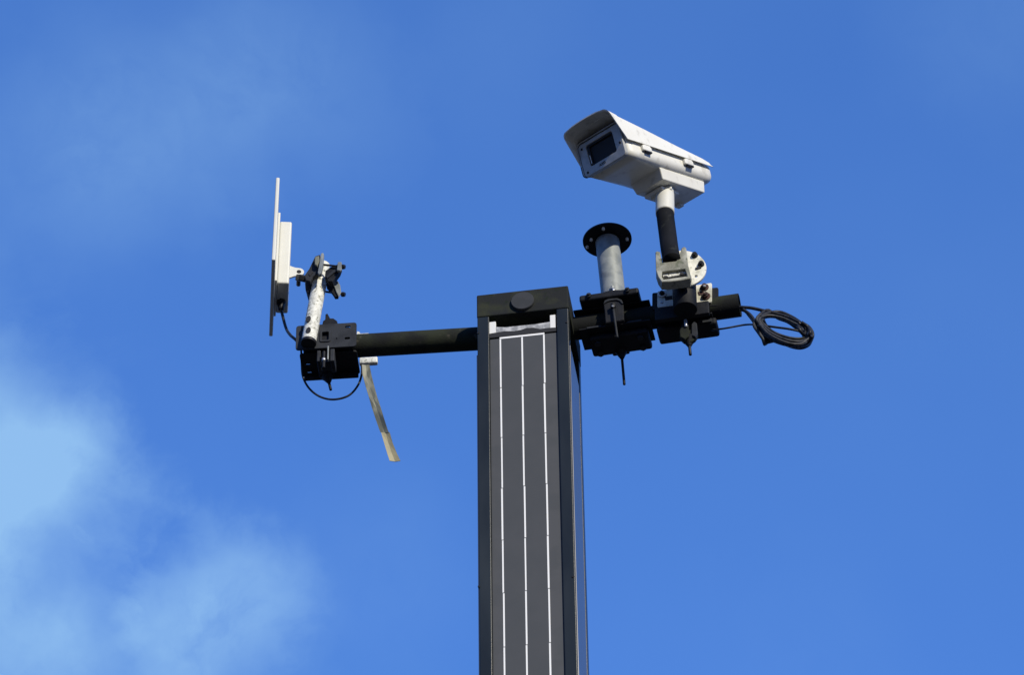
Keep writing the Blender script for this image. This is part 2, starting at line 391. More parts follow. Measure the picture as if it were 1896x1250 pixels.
# ------------------------------------------------------------------ mast stub and clamp
YM = LE.y-.062
MB0, MT0 = at(571.5, 634, YM), at(597.5, 491, YM+.01)
mast = thing('mast_tube', 'short corroded whitish zinc tube leaning up from the left clamp', 'tube', MB0)
md = (MT0-MB0).normalized()
m = MB(); m.pipe(MB0, MT0, .0205, .0025, 36); tb = m.build('tube', M['speck'], mast)
fx, fy, fz = frame_from(md)
vd = -(Y - md*Y.dot(md)).normalized()
for (a, b) in ((571, 591), (571, 612)):
    hc = at(a, b, YM-.019)
    m = MB(); ax0 = vd.cross(md).normalized()
    m.plate(circ(0, 0, .0068, 16, .0120), [], hc+vd*.0015-ax0*.000, (ax0, md, -vd), .005, .0004)
    m.build('slot', M['dark'], mast)
m = MB(); m.cyl(MB0-md*.006, MB0+md*.004, .0215, seg=36, bev=.001); m.build('end_plug', M['blackbolt'], mast)

mc = thing('mast_clamp', 'grey black V-jaw clamp bolted round the head of the white tube', 'clamp', MT0-md*.03)
cy = YM-.045
# left jaw: a ribbed bar with a thin bright flange, teeth towards the mast
m = MB()
m.sil([(572.5, 497), (583.5, 474), (592, 471), (594, 488), (590, 505), (579, 512), (574, 521), (566.5, 519), (563.5, 510)], cy+.012, .016)
m.build('jaw', M['steel_grey'], mc)
m = MB(); m.sil([(594.2, 469), (596.5, 467.5), (599, 468.5), (597.5, 485), (594.5, 506), (590.3, 508), (588, 505), (591.5, 485)], cy-.006, .014)
fl = m.build('jaw_flange', M['galv'], mc)
m = MB(); m.sil([(583, 475), (590, 473), (591.5, 483), (587, 492), (582.5, 489)], cy-.003, .008); m.build('jaw_pad', M['strap'], mc)
m = MB(); m.sil([(571, 505), (584, 501), (592, 507), (586, 522), (578, 533), (571.5, 545), (565.5, 536), (564.5, 524)], cy+.040, .05)
m.build('saddle', M['iron'], mc)
m = MB()                                                    # arm back to the hinge ear
e0 = ec+dv*.028; m.box((e0+at(571, 516, cy+.03))/2, (at(571, 516, cy+.03)-e0, Z.cross(at(571, 516, cy+.03)-e0), (at(571, 516, cy+.03)-e0).cross(Z.cross(at(571, 516, cy+.03)-e0))), (.050, .036, .018), .003)
m.build('tilt_arm', M['steel_grey'], mc)
# window cut in the left jaw
m = MB(); m.sil([(571, 507), (577, 501), (579.5, 503.5), (574, 511)], cy+.010, .004, .0003); m.build('jaw_window', M['dark'], mc)
# right jaw: an X of two arms
m = MB()
m.sil([(602.5, 501), (612, 494), (622, 490), (630, 487), (631, 495), (628, 503), (620, 514), (615.5, 521), (608, 521), (601, 515)], cy+.018, .020)
m.sil([(603, 517), (611, 514), (618, 517), (622, 529), (626, 539), (625.5, 549), (619.5, 549.5), (614, 541), (604.5, 531)], cy+.055, .012)
m.build('jaw', M['iron'], mc)
m = MB(); m.sil([(604, 511), (617, 500), (628, 496), (629, 499), (618, 505), (606, 515)], cy+.014, .004, .0005); m.build('jaw_rib', M['steel_grey'], mc)
m = MB(); m.sil([(616.5, 524), (625, 519), (629.5, 527), (631.5, 540), (627, 549), (622, 540)], cy+.050, .006); m.build('jaw_wing', M['galv'], mc)
for (a, b, y) in (((594, 489.5), (634, 494), cy+.012), ((596, 539), (634, 545), cy+.072)):
    p, q = at(*a, y), at(*b, y)
    m = MB(); m.cyl(p, q, .0028, seg=14); bo = m.build('clamp_bolt', M['blackbolt'], mc)
    m = MB(); dd = (q-p).normalized(); nut(m, q-dd*.002, dd, .0070, .007); m.cyl(q+dd*.005, q+dd*.008, .0058, seg=12); m.build('bolt_head', M['blackbolt'], bo)
m = MB(); m.sil([(625, 486), (627, 484), (632, 484.5), (632.3, 499), (630, 501), (623.5, 500)], cy+.004, .010); m.build('jaw_lug', M['galv'], mc)

# ------------------------------------------------------------------ left crossbar clamp
lc = thing('bar_clamp', 'black slotted plate clamp on the left end of the crossbar', 'clamp', barL(615)-Z*.06, 'clamps along the crossbar')
yP = barL(604).y-BR-.012
pc = at(603.8, 622, yP); wL = (at(660, 620, yP)-at(547, 625, yP)).length
m = MB()
PXW = .167; PH = .088
sc_ = lambda px: (at(px, 622, yP).x-pc.x)
lx = (AXL[0]); up = Z
def slot(cx, cz, w_, h_): return rrect(cx, cz, w_, h_, h_*.49, 3)
holes = [rrect(sc_(602.5), -.002, .019, .030, .003, 3), slot(sc_(643), .029, .0155, .0075), slot(sc_(642.5), -.013, .0155, .0075), circ(sc_(623), -.012, .002, 10)]
m.plate(rrect(0, 0, PXW, PH, .008, 4), holes, pc, (lx, Z, AXL[1]), .006, .0007)
m.build('face_plate', M['steel_grey'], lc)
m = MB(); m.plate(rrect(sc_(602.5), -.002, .030, .042, .005, 3), [rrect(sc_(602.5), -.002, .019, .030, .003, 3)], pc-AXL[1]*.003, (lx, Z, AXL[1]), .003, .0006)
m.build('hole_rim', M['steel_grey'], lc)
# block of the jaw behind the plate, above the bar
m = MB(); m.box(pc+lx*.0+AXL[1]*.028+Z*.0, (lx, AXL[1], Z), (.13, .04, .074), .004); m.build('upper_jaw', M['iron'], lc)
# lower jaw: horizontal plate under the bar, near edge and far edge
b1 = barL(614)
m = MB()
m.plate(rrect(-.006, .022, .158, .094, .007), [rrect(-.066, .052, .016, .008, .0038, 3), rrect(-.066, .018, .016, .008, .0038, 3)], b1-Z*(BR+.004), (lx, AXL[1], -Z), .006, .0008)
m.build('lower_plate', M['iron'], lc)
m = MB()
for v_ in (.018, .052): m.plate(rrect(-.066, v_, .0215, .0135, .006, 3), [rrect(-.066, v_, .016, .008, .0038, 3)], b1-Z*(BR+.0101), (lx, AXL[1], -Z), .0012, .0003)
m.build('slot_rim', M['steel_grey'], lc)
m = MB(); m.box(b1-Z*(BR+.017)+AXL[1]*.064+lx*-.006, (lx, AXL[1], Z), (.150, .008, .018), .002); m.build('plate_lip', M['iron'], lc)
# saddle and rods
def rod_set(parent, near_px, near_y, z_top, z_bot, far_px_tip, far_y, name='rod', r=.0036, matn='iron'):
    pass
s0 = at(606, 668, b1.y-.018)
m = MB()
m.box(at(592, 670, b1.y-.02), (lx, AXL[1], Z), (.010, .05, .040), .002)
m.box(at(617, 668, b1.y-.02), (lx, AXL[1], Z), (.012, .05, .044), .002)
m.box(at(605, 676, b1.y-.005), (lx, AXL[1], Z), (.044, .036, .012), .002)
m.build('saddle', M['steel_grey'], lc)
m = MB(); q = at(599.5, 667, b1.y-.055); m.cyl(q+Z*.03, q-Z*.028, .0045, seg=14); nr = m.build('threaded_rod', M['iron'], lc)
m = MB(); m.cyl(q+Z*.006, q-Z*.0035, .0052, seg=14, bev=.001); m.build('rod_nut', M['bolt'], nr)
m = MB(); m.box(at(607.5, 655, b1.y-.05), (lx, AXL[1], Z), (.004, .01, .05), .001); m.build('saddle_edge', M['galv'], lc)
tip = at(612.5, 723, b1.y+.055); nb = at(607.5, 694, b1.y+.055)
m = MB(); m.cyl(at(604, 684, b1.y+.05), at(605.5, 697, b1.y+.05), .026, .021, seg=28, bev=.002); m.cyl(at(606, 697, b1.y+.05), at(609, 708, b1.y+.05), .017, .006, seg=24); m.build('cone_nut', M['iron'], lc)
m = MB(); m.cyl(at(607, 700, b1.y+.05), at(612.5, 722.5, b1.y+.05), .0040, seg=14, bev=.0008); m.build('threaded_rod', M['iron'], lc)
m = MB(); m.sil([(596, 604), (598, 594), (602, 591), (602.5, 581.5), (606, 580), (611, 589), (617, 589), (624, 594), (626, 604)], yP+.012, .02); m.build('top_lug', M['iron'], lc)
# galvanised backing plate behind the bar
m = MB()
pl, pr = at(666, 664, b1.y+.05), at(699, 664, b1.y+.05)
m.box(at(682.5, 669.5, b1.y-.010), (lx, AXL[1], Z), ((pr-pl).length, .016, .022), .004, 3)
m.build('zinc_sleeve', M['speck'], lc)
m = MB(); m.sil([(660, 622), (661, 613.5), (665, 614), (667, 617.5), (682, 616.5), (684, 622)], b1.y+.045, .006, .0005); m.build('zinc_strip', M['speck'], lc)

# cable from the antenna, behind the clamp, loop below it, back into the bar
y0 = gb.y; cp = [gb-Z*.03, at(529, 606, y0-.01), at(537, 620, y0-.05), at(549, 631, b1.y-.03), at(557, 645, b1.y-.01), at(558.5, 672, b1.y+.01), at(561, 698, b1.y+.02), at(573, 720, b1.y+.03), at(593, 735, b1.y+.03),
      at(618, 740, b1.y+.03), at(645, 733, b1.y+.03), at(662, 715, b1.y+.03), at(669.5, 694, b1.y+.03), at(669.5, 672, b1.y+.03), at(667, 655, b1.y+.035)]
m = MB(); m.tube(cp, lambda t: .0042 if t < .24 else .0030, 12, 8)
tag(m.build('antenna_cable', M['cable']), 'thin dark cable drooping in a loop below the left clamp', 'cable')

# hanging strap
m = MB()
ys = b1.y-.020
def ribbon(mb, rows, t=.0012):
    L = [(at(a, py, ys+dy0), at(b, py, ys+dy1)) for (a, b, py, dy0, dy1) in rows]
    bm = bmesh.new(); vs = []
    for i, (p, q) in enumerate(L):
        a = L[max(i-1, 0)]; b = L[min(i+1, len(L)-1)]
        nrm = (q-p).cross((b[0]+b[1])-(a[0]+a[1])).normalized()*t
        vs.append([bm.verts.new(c) for c in (p, (p+q)/2+nrm*2.0, q, q+nrm, (p+q)/2+nrm*3.0, p+nrm)])
    for u_, v_ in zip(vs, vs[1:]):
        for k in range(6): bm.faces.new([u_[k], u_[(k+1) % 6], v_[(k+1) % 6], v_[k]])
    bm.faces.new(vs[0][::-1]); bm.faces.new(vs[-1]); bmesh.ops.recalc_face_normals(bm, faces=bm.faces); mb._merge(bm)
strap = thing('hanging_strap', 'long weathered yellow-grey strap dangling below the left clamp', 'strap', at(685, 683, ys))
ribbon(m, [(670, 684, 675, 0, .004), (671.5, 688, 695, 0, .006), (677, 693, 715, 0, .010), (683, 698.5, 735, .002, .008), (688.5, 705, 755, .006, .002), (695, 711, 775, .006, 0), (702, 717.5, 795, .004, 0), (704.5, 720, 801, .004, 0)])
m.build('webbing', M['strap'], strap)
m = MB(); ribbon(m, [(705.5, 721.5, 800.5, .003, .0), (711, 727, 820, .002, .002), (717, 735, 840, 0, .003), (721.5, 741.5, 853.5, 0, .004)], .0016)
m.build('folded_end', M['strap_end'], strap)

# ------------------------------------------------------------------ flanged post (right)
bP = barR(1137)
fp = thing('flanged_post', 'upright galvanised tube with a round black flange at each end', 'post', bP+Z*.06)
CB = at(1138, 568, bP.y); CT = at(1124.5, 446, bP.y)
pd = (CT-CB).normalized()
m = MB(); m.pipe(CB, CT-pd*.004, .0335, .003, 48); m.build('tube', M['galv'], fp)
def flange(c, n, r, rin, t, holes, mt, parent, name='flange', off=0.):
    x, y, z = frame_from(n)
    x = (X - z*X.dot(z)).normalized(); y = z.cross(x)
    hl = [circ(.054*math.cos(a), .054*math.sin(a), .0042, 14) for a in holes]
    mb = MB(); mb.plate(circ(0, 0, r, 72), hl+([circ(0, 0, rin, 40)] if rin else []), c, (x, y, z), t, .0008)
    return mb.build(name, mt, parent), x, y, z
f1, fx_, fy_, fz_ = flange(CT, pd, .0685, 0, .006, [], M['iron'], fp)
for (a, b) in ((1117, 422), (1160.8, 441.3), (1094.5, 442.3), (1087, 456)):
    o = CT; r = ray(a, b); tt = (o-CAM).dot(fz_)/r.dot(fz_); p = CAM+r*tt
    m = MB(); m.cyl(p+fz_*.009, p-fz_*.0075, .0042, seg=14, bev=.001); m.build('bolt', M['block'], fp)
f2, *_ = flange(CB-pd*.006, pd, .0685, 0, .006, [], M['iron'], fp)
for (a, b) in ((1136, 537), (1159, 546)):
    p = at(a, b, bP.y-.052 if a < 1140 else bP.y-.045)
    m = MB(); m.cyl(p-Z*.008, p+Z*.006, .0040, seg=14, bev=.001); m.build('bolt', M['bolt'], fp)
m = MB(); m.cyl(at(1134, 531, bP.y-.036), at(1134, 536, bP.y-.036), .006, seg=6); m.build('tube_stud', M['galv'], fp)

# right crossbar clamp that carries the post
rc = thing('bar_clamp', 'large black two-plate clamp with long rods under the galvanised post', 'clamp', bP-Z*.06, 'clamps along the crossbar')
aX, aY = AXR[0], AXR[1]
m = MB()
m.box(bP+Z*(BR+.012)-aY*.022, (aX, aY, Z), (.165, .100, .022), .006, 3)
m.box(bP+Z*(BR+.001)+aY*.0, (aX, aY, Z), (.212, .072, .005), .0015)
m.build('upper_plate', M['iron'], rc)
m = MB()
m.box(bP-Z*(BR+.001)+aY*.012+aX*.006, (aX, aY, Z), (.198, .085, .005), .0015)
m.box(bP-Z*(BR+.013)+aY*.030+aX*.012, (aX, aY, Z), (.165, .074, .022), .007, 3)
m.build('lower_plate', M['iron'], rc)
for (u_, v_) in ((-.05, -.030), (.062, -.030)):
    m = MB(); m.box(bP-Z*(BR+.002)+aY*(v_-.002)+aX*u_, (aX, aY, Z), (.040, .005, .006), .001); m.build('stiffener', M['steel_grey'], rc)
yq = bP.y-.066
m = MB(); m.sil([(1117, 562), (1119, 555.5), (1126, 553), (1142, 551.5), (1150, 554), (1154, 562), (1155, 592), (1148, 594), (1121, 598), (1119, 575)], yq+.004, .016, .002)
sd = m.build('saddle', M['iron'], rc)
m = MB(); m.sil([(1117.5, 562.5), (1119.5, 556), (1127, 552.8), (1143, 551.5), (1151, 555), (1154, 561.5), (1151.5, 562), (1147, 557), (1141, 555), (1129, 556.5), (1122, 559.5)], yq, .006, .0006)
m.build('saddle_rim', M['steel_grey'], rc)
p = at(1135, 567, yq-.004); q = at(1143, 625, yq-.010)
m = MB(); m.cyl(p, q, .0033, seg=14, bev=.0006); nr = m.build('threaded_rod', M['steel_grey'], rc)
m = MB(); nut(m, at(1135, 567, yq-.006)+Z*.006, -Z, .0078, .010); m.build('rod_nut', M['iron'], nr)
m = MB(); m.cyl(at(1135, 568.5, yq-.010), at(1135, 566, yq-.014), .0042, seg=14, bev=.001); m.build('rod_end', M['bolt'], nr)
yr = bP.y+.058
m = MB(); m.box(at(1148.5, 646, yr), (aX, aY, Z), (.048, .036, .020), .005, 3); m.cyl(at(1150, 650, yr), at(1152, 664, yr), .018, .0052, seg=24); m.build('cone_nut', M['iron'], rc)
m = MB(); m.cyl(at(1151, 656, yr), at(1156, 712.5, yr), .0038, seg=14, bev=.0008); m.build('threaded_rod', M['blackbolt'], rc)

for (u_, v_) in ((-.048, .010), (.070, .010), (-.048, .052), (.070, .052)):
    m = MB(); nut(m, bP-Z*(BR+.024)+aY*v_+aX*u_, -Z, .009, .006); m.build('hex_nut', M['steel_grey'], rc)
for u_ in (-.055, .052):
    m = MB(); c = bP+Z*(BR+.014)-aY*.0725+aX*u_; nut(m, c, -aY, .0080, .005); m.cyl(c-aY*.004, c-aY*.010, .0038, seg=12, bev=.0008); m.build('hex_bolt', M['steel_grey'], rc)
# ------------------------------------------------------------------ clamp below the camera
bC = barR(1267)
cc = thing('bar_clamp', 'black clamp with rusty bolted wing plates below the camera', 'clamp', bC-Z*.06, 'clamps along the crossbar')
yw = bC.y-.042
def wing(x0, x1, yt0, yt1, yb0, yb1, y, t, mt, nm):
    mb = MB(); mb.sil([(x0+2, yt0), (x1-2, yt1), (x1, yt1+2), (x1, yb1-2), (x1-2, yb1), (x0+2, yb0), (x0, yb0-2), (x0, yt0+2)], y, t, .001)
    return mb.build(nm, mt, cc)
wing(1207.5, 1330, 542, 532, 573, 566, yw+.008, .008, M['iron'], 'rear_plate')
wing(1217, 1252, 539, 533, 569, 566, yw, .007, M['flange_white'], 'wing_plate')
wing(1284, 1318, 528, 523.5, 562, 559.5, yw, .007, M['flange_white'], 'wing_plate')
for (a, b, mt, r, hh) in ((1226, 545, 'bolt', .0115, .006), (1304.5, 532.5, 'rust', .0120, .010), (1307, 549, 'rust', .0125, .012)):
    c = at(a, b, yw-.001); m = MB(); m.cyl(c, c-Y*.003, r, seg=24, bev=.0006); wo_ = m.build('washer', M['block' if mt == 'bolt' else mt], cc)
    m = MB(); nut(m, c-Y*.003, -Y, r*.68, hh*.6); m.cyl(c-Y*.008, c-Y*(.010+hh*.4), r*.34, seg=12); m.build('bolt_head', M['blackbolt' if mt == 'bolt' else 'rust'], wo_)
for (a, b, mt) in ((1226, 561, 'bolt'), (1304.5, 530.5, 'bolt')):
    c = at(a, b, yw-.014); m = MB(); m.cyl(c, c-Y*.004, .0042, seg=14, bev=.001); m.build('bolt_tip', M[mt], cc)
m = MB(); m.sil([(1230, 549), (1244, 547), (1245, 553), (1232, 555.5)], yw-.002, .003, .0004); m.build('wing_slot', M['dark'], cc)
m = MB(); m.sil([(1292, 540), (1303, 538.5), (1304, 545), (1294, 546.5)], yw-.002, .003, .0004); m.build('wing_slot', M['rust'], cc)
m = MB()
m.box(bC-aY*.045+Z*-.036, (aX, aY, Z), (.150, .014, .046), .003, 3)
m.build('front_jaw', M['iron'], cc)
m = MB()
m.box(bC-Z*(BR+.004)+aY*.012+aX*.004, (aX, aY, Z), (.150, .075, .005), .0015)
m.box(bC-Z*(BR+.015)+aY*.022+aX*.005, (aX, aY, Z), (.166, .060, .024), .007, 3)
m.build('lower_jaw', M['iron'], cc)
m = MB(); m.box(bC-Z*(BR+.016)+aY*-.010+aX*.056, (aX, aY, Z), (.038, .003, .012), .0006); m.build('stiffener', M['steel_grey'], cc)
yv = bC.y-.008
m = MB(); m.sil([(1261, 604), (1265, 595), (1271, 593), (1275, 601), (1275, 622), (1268, 628), (1259, 624), (1258, 612)], yv-.034, .010, .002)
m.build('saddle', M['bar'], cc)
m = MB(); m.sil([(1280, 600), (1285, 594), (1290, 598), (1291.5, 618), (1288, 624), (1280, 621)], yv-.028, .012, .002)
m.build('saddle', M['steel_grey'], cc)
m = MB(); m.sil([(1258, 613), (1291, 608), (1291.5, 621), (1287, 628), (1280, 633), (1266, 632), (1258, 625)], yv-.022, .014, .002)
m.build('saddle', M['bar'], cc)
m = MB(); c = at(1269.5, 594.5, yv-.036); m.cyl(c+Z*.004, c-Z*.022, .0046, seg=14, bev=.001); m.build('rod_end', M['bolt'], cc)
m = MB(); m.cyl(at(1275, 627, yv-.012), at(1276.5, 641, yv-.012), .020, .006, seg=24); m.build('cone_nut', M['iron'], cc)
m = MB(); m.cyl(at(1276, 634, yv-.012), at(1278.3, 657.5, yv-.012), .0042, seg=14, bev=.0008); m.build('threaded_rod', M['blackbolt'], cc)

# post with the round white flange
yo = yw-.034
pf = thing('flange_post', 'short dark upright tube behind a bolted round white flange', 'post', at(1267, 566, yo))
m = MB(); p0, p1 = at(1269, 574, yo), at(1265, 500, yo); m.cyl(p0, Vector((p0.x, yo, p1.z)), .0325, seg=40, bev=.001); m.build('tube', M['iron'], pf)
yd = yo-.037
DC = at(1262, 497, yd)
nD = Vector((.10, -1, 0)).normalized(); xD = Vector((-nD.y, nD.x, 0)); 
def dpl(a, b, off=0.):
    r = ray(a, b); o = DC+nD*off; return CAM+r*((o-CAM).dot(nD)/r.dot(nD))
m = MB()
hl = []
for (a, b) in ((1288.7, 511), (1247, 509)):
    p = dpl(a, b)-DC; hl.append(circ(p.dot(xD), p.z, .0042, 14))
m.plate(circ(0, 0, .0675, 72), hl[:1], DC, (xD, Z, -nD), .008, .001)
disc = m.build('flange', M['flange_white'], pf)
for (a, b) in ((1286, 473.5), (1298, 490)):
    c = dpl(a, b); m = MB(); m.cyl(c, c+nD*.002, .0092, seg=20); nut(m, c+nD*.002, nD, .0082, .006); m.cyl(c+nD*.008, c+nD*.013-Z*.002, .0045, seg=12); m.build('flange_bolt', M['blackbolt'], pf)
m = MB(); c = dpl(1293, 496, .002); m.box(c, (xD+Z*.35, nD, Z-xD*.35), (.016, .004, .007), .001); m.build('flange_bolt_shadow', M['dark'], pf)  # dark sliver drawn as the shadow the flange bolt casts on the disc

# ------------------------------------------------------------------ camera bracket
brk = thing('camera_bracket', 'soiled white box bracket with a dark elbow tube holding up the camera', 'bracket', DC+nD*.03-Z*.03)
off = .044
def bl(a, b, o_=off):
    p = dpl(a, b, o_)-(DC+nD*o_); return (p.dot(xD), p.z)
out = [bl(*p) for p in ((1213.5, 467), (1216, 464.5), (1222, 466), (1226, 486), (1252, 483), (1259, 470), (1262, 459), (1267, 456), (1270.5, 459), (1272, 473), (1274.5, 492), (1279.5, 512), (1278, 515.5), (1262, 518.5), (1240, 521), (1225, 521.5), (1218.5, 512), (1214.5, 500))]
ho = [bl(*p) for p in ((1226, 503), (1268, 497.5), (1271, 506), (1272.5, 511), (1228.5, 517), (1225, 512))]
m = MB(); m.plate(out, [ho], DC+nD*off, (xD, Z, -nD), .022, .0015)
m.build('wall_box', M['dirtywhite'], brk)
m = MB(); m.sil([(1219.5, 516), (1279.5, 510.5), (1279, 517), (1262, 521), (1240, 523.5), (1222, 523)], (DC+nD*(off-.010)).y, .016, .001); m.build('box_under_shade', M['iron'], brk)  # black strip painting in the shade under the wall box, no separate part
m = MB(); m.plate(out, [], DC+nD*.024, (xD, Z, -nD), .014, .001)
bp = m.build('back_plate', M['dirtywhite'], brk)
m = MB(); m.plate([bl(*p, .03) for p in ((1226, 508), (1268, 502.5), (1270.5, 509), (1228, 516))], [], DC+nD*.034, (xD, Z, -nD), .016, .001); m.build('inner_ledge', M['speck'], brk)
for (a, b) in ((1262.5, 506.5), (1232.5, 512)):
    c = dpl(a, b, .036); m = MB(); m.plate(circ(0, 0, .0062, 16, .0034), [], c, (xD, Z, -nD), .002, 0); m.build('bolt_hole', M['dark'], brk)
A0 = dpl(1244, 482, off-.002)
A1 = dpl(1240, 462, off-.012)
T1 = at(1231, 361, -.112)
A2, E1 = at(1236, 432, -.137), at(1231.5, 396, -.120)
TR = .0245
P = spline([A0, A1, A2, E1, E1.lerp(T1, .5)+Z*.0, T1], 8)
m = MB()
k = 26
m.tube(P[:k+1], TR, 40, 0, True); m.build('elbow_tube', M['arm_dark'], brk)
m = MB(); m.tube([P[k-2]]+P[k-1:], TR+.0016, 40, 0, True); m.build('tube_collar', M['offwhite'], brk)
m = MB(); m.cyl(T1+X*.007+Z*.002, T1+X*.007+Z*.024, .0185, seg=32, bev=.002); m.box(T1+X*.006+Z*.008-Y*.004, (X, Y, Z), (.032, .036, .016), .003); m.build('swivel', M['offwhite'], brk)
cs = at(1229.5, 381, T1.y-TR+.004); m = MB(); m.cyl(cs+Y*.003, cs-Y*.003, .0035, seg=14); m.build('set_screw', M['galv'], brk)

# ------------------------------------------------------------------ security camera
rc0 = ray(1200, 290).normalized(); rr = RT.copy(); rr = (rr-rc0*rr.dot(rc0)).normalized(); uu = rr.cross(rc0)
def cam3(x, ydown, z): return rr*x - uu*ydown + rc0*z
cW = cam3(.748, -.449, -.488).normalized()
cL = cam3(.618, .203, .759); cL = (cL-cW*cL.dot(cW)).normalized()
cU = cW.cross(cL)                                            # up
dB = dep(T1) - ((.012-.075)*(-.488)+.215*.759+.050*(-.43))
OB = atd(1165.5, 288, dB) - cW*.075                          # bezel bottom centre
KS = 1.045
OB = OB + rr*-.0035 + uu*.0045
def L3(u, v, w_): return OB+cW*(u*KS)+cL*(v*KS)+cU*(w_*KS)
sec = thing('security_camera', 'white boxy security camera under a long sunshield on the elbow bracket', 'camera', L3(0, .2, -.05))
FR = (cW, cU, cL)
def sect(pts, v): return [L3(u, v, h) for u, h in pts]
def loft(mb, secs, closed=True, caps=True, smooth=True):
    bm = bmesh.new(); rs = [[bm.verts.new(p) for p in s_] for s_ in secs]; n = len(rs[0])
    for a, b in zip(rs, rs[1:]):
        for k_ in range(n if closed else n-1): bm.faces.new([a[k_], a[(k_+1) % n], b[(k_+1) % n], b[k_]])
    if caps: bm.faces.new(rs[0][::-1]); bm.faces.new(rs[-1])
    bmesh.ops.recalc_face_normals(bm, faces=bm.faces)
    mb._merge(bm, smooth)
def body_sec(hw, h0, h1, r, n=6):
    c = (h0+h1)/2; return rrect(0, c, hw*2, h1-h0, r, n)
m = MB()
secs = []
for v, hw, h0, h1, r in ((.004, .0735, .0, .097, .014), (.05, .0735, 0, .094, .018), (.15, .0735, 0, .083, .026), (.25, .0735, .0, .070, .026), (.350, .0735, .001, .061, .025), (.365, .072, .004, .058, .018), (.372, .066, .010, .052, .016)):
    secs.append(sect(body_sec(hw, h0, h1, r), v))
loft(m, secs); body = m.build('body', M['white'], sec)
body.data.shade_smooth()
# underside trough
m = MB(); m.plate(rrect(-.0078, .0575, .160, .110, .014, 5), [], L3(0, .000, 0), (cW, cU, cL), .004, 0); m.build('bezel_gap', M['dark'], sec)
m = MB(); m.plate(rrect(-.0055, .0545, .153, .1065, .014, 5), [rrect(-.0035, .0515, .1495, .1040, .013, 5)], L3(0, -.005, 0), (cW, cU, cL), .006, .0005); m.build('outer_frame', M['bezel'], sec)
# bezel with window
m = MB(); ww, wh = .096, .064; wc = (-.001, .0545)
m.plate(rrect(0, .0485, .150, .100, .012, 5), [rrect(wc[0], wc[1], ww, wh, .006, 4)], L3(0, -.008, 0), (cW, cU, cL), .014, .0015)
bz = m.build('bezel', M['bezel'], sec)
m = MB(); m.plate(rrect(wc[0], wc[1], ww-.002, wh-.002, .006, 4), [rrect(wc[0]+.003, wc[1]-.001, ww-.012, wh-.010, .006, 4)], L3(0, -.005, 0), (cW, cU, cL), .012, .0004)
m.build('gasket', M['dark'], bz)
m = MB(); m.plate(rrect(wc[0], wc[1], ww-.001, wh-.001, .006, 4), [], L3(0, .001, 0), (cW, cU, cL), .003, 0); m.build('window', M['glass'], sec)
m = MB(); m.box(L3(wc[0]-ww/2+.0075, -.0060, wc[1]-.014), FR, (.0018, .026, .002), .0004); m.build('window_clip', M['block'], sec)
for (u, h) in ((-.060, .080), (-.060, .010), (.062, .012+.026)):
    m = MB(); m.cyl(L3(u, -.0095, h), L3(u, -.006, h), .0035, seg=14, bev=.0005); m.build('bezel_screw', M['blackbolt'], bz)
# small maker's lettering under the window
fc = bpy.data.curves.new('lettering', 'FONT'); fc.body = 'AXIS'; fc.size = .011; fc.extrude = .0004; fc.align_x = 'CENTER'
fo = bpy.data.objects.new('lettering', fc); col.objects.link(fo)
dg = bpy.context.evaluated_depsgraph_get(); me = bpy.data.meshes.new_from_object(fo.evaluated_get(dg))
bpy.data.objects.remove(fo)
mx = Matrix((cW, cU, -cL)).transposed().to_4x4(); mx.translation = L3(-.008, -.0086, .0075); me.transform(mx)
me.materials.clear(); me.materials.append(M['blackbolt'])
lo = bpy.data.objects.new('lettering', me); col.objects.link(lo); lo.parent = bz
# sunshield: roof with flared sides, lower towards the rear
def shield_sec(v_low, v_top, hw, h_low, h_top, arch, t, inset):
    pts = []                                                # outer then inner, going left-low to right-low
    def prof(hw_, ht, hl):
        o_ = [(-hw_, hl, 0)]
        for k_ in range(0, 7):
            a = PI/2*k_/6; r_ = .016
            o_.append((-hw_+inset+r_*(1-math.cos(a)), ht-r_+r_*math.sin(a), 1))
        for k_ in (1, 2, 3, 4, 5):
            x_ = -hw_+inset+.016+(2*(hw_-inset-.016))*k_/6; q_ = x_/(hw_-inset)
            o_.append((x_, ht+arch*(1-q_*q_), 1))
        for k_ in range(6, -1, -1):
            a = PI/2*k_/6; r_ = .016
            o_.append((hw_-inset-r_*(1-math.cos(a)), ht-r_+r_*math.sin(a), 1))
        o_.append((hw_, hl, 0)); return o_
    A = prof(hw, h_top, h_low); B = prof(hw-t, h_top-t, h_low)
    def P3(u, h, top):
        f = max(0, min(1, (h-h_low)/(h_top-h_low))); return L3(u, v_low+(v_top-v_low)*f, h)
    return [P3(*a) for a in A]+[P3(*b) for b in reversed(B)]
def shield(mb, rows, t):
    loft(mb, [shield_sec(a, b, hw, hl, ht, ar, t, ins) for (a, b, hw, hl, ht, ar, ins) in rows], smooth=False)
m = MB()
shield(m, [(.0275, -.0225, .0822, .042, .1188, .006, .004), (.12, .10, .0825, .042, .103, .005, .004), (.25, .235, .0825, .042, .083, .004, .004), (.345, .34, .0825, .042, .070, .003, .004), (.372, .363, .0820, .043, .066, .002, .005)], .0025)
sh = m.build('sunshield', M['white'], sec)
m = MB()
shield(m, [(.0, -.054, .0835, .040, .1245, .007, .0035), (.0285, -.0205, .0832, .041, .1200, .006, .0038)], .0028)
m.build('hood', M['white'], sh)
# latches on both flanks
for sx in (1, -1):
    for v in (.082, .262):
        m = MB(); m.box(L3(sx*.0775, v, .031), FR, (.010, .016, .040), .003, 2); m.box(L3(sx*.0765, v+.002, .041), FR, (.010, .010, .030), .002); la = m.build('latch', M['white'], sec)
        m = MB(); m.box(L3(sx*.0788, v+.003, .0215), FR, (.0075, .005, .028), .001); m.build('latch_shadow_gap', M['blackbolt'], la)
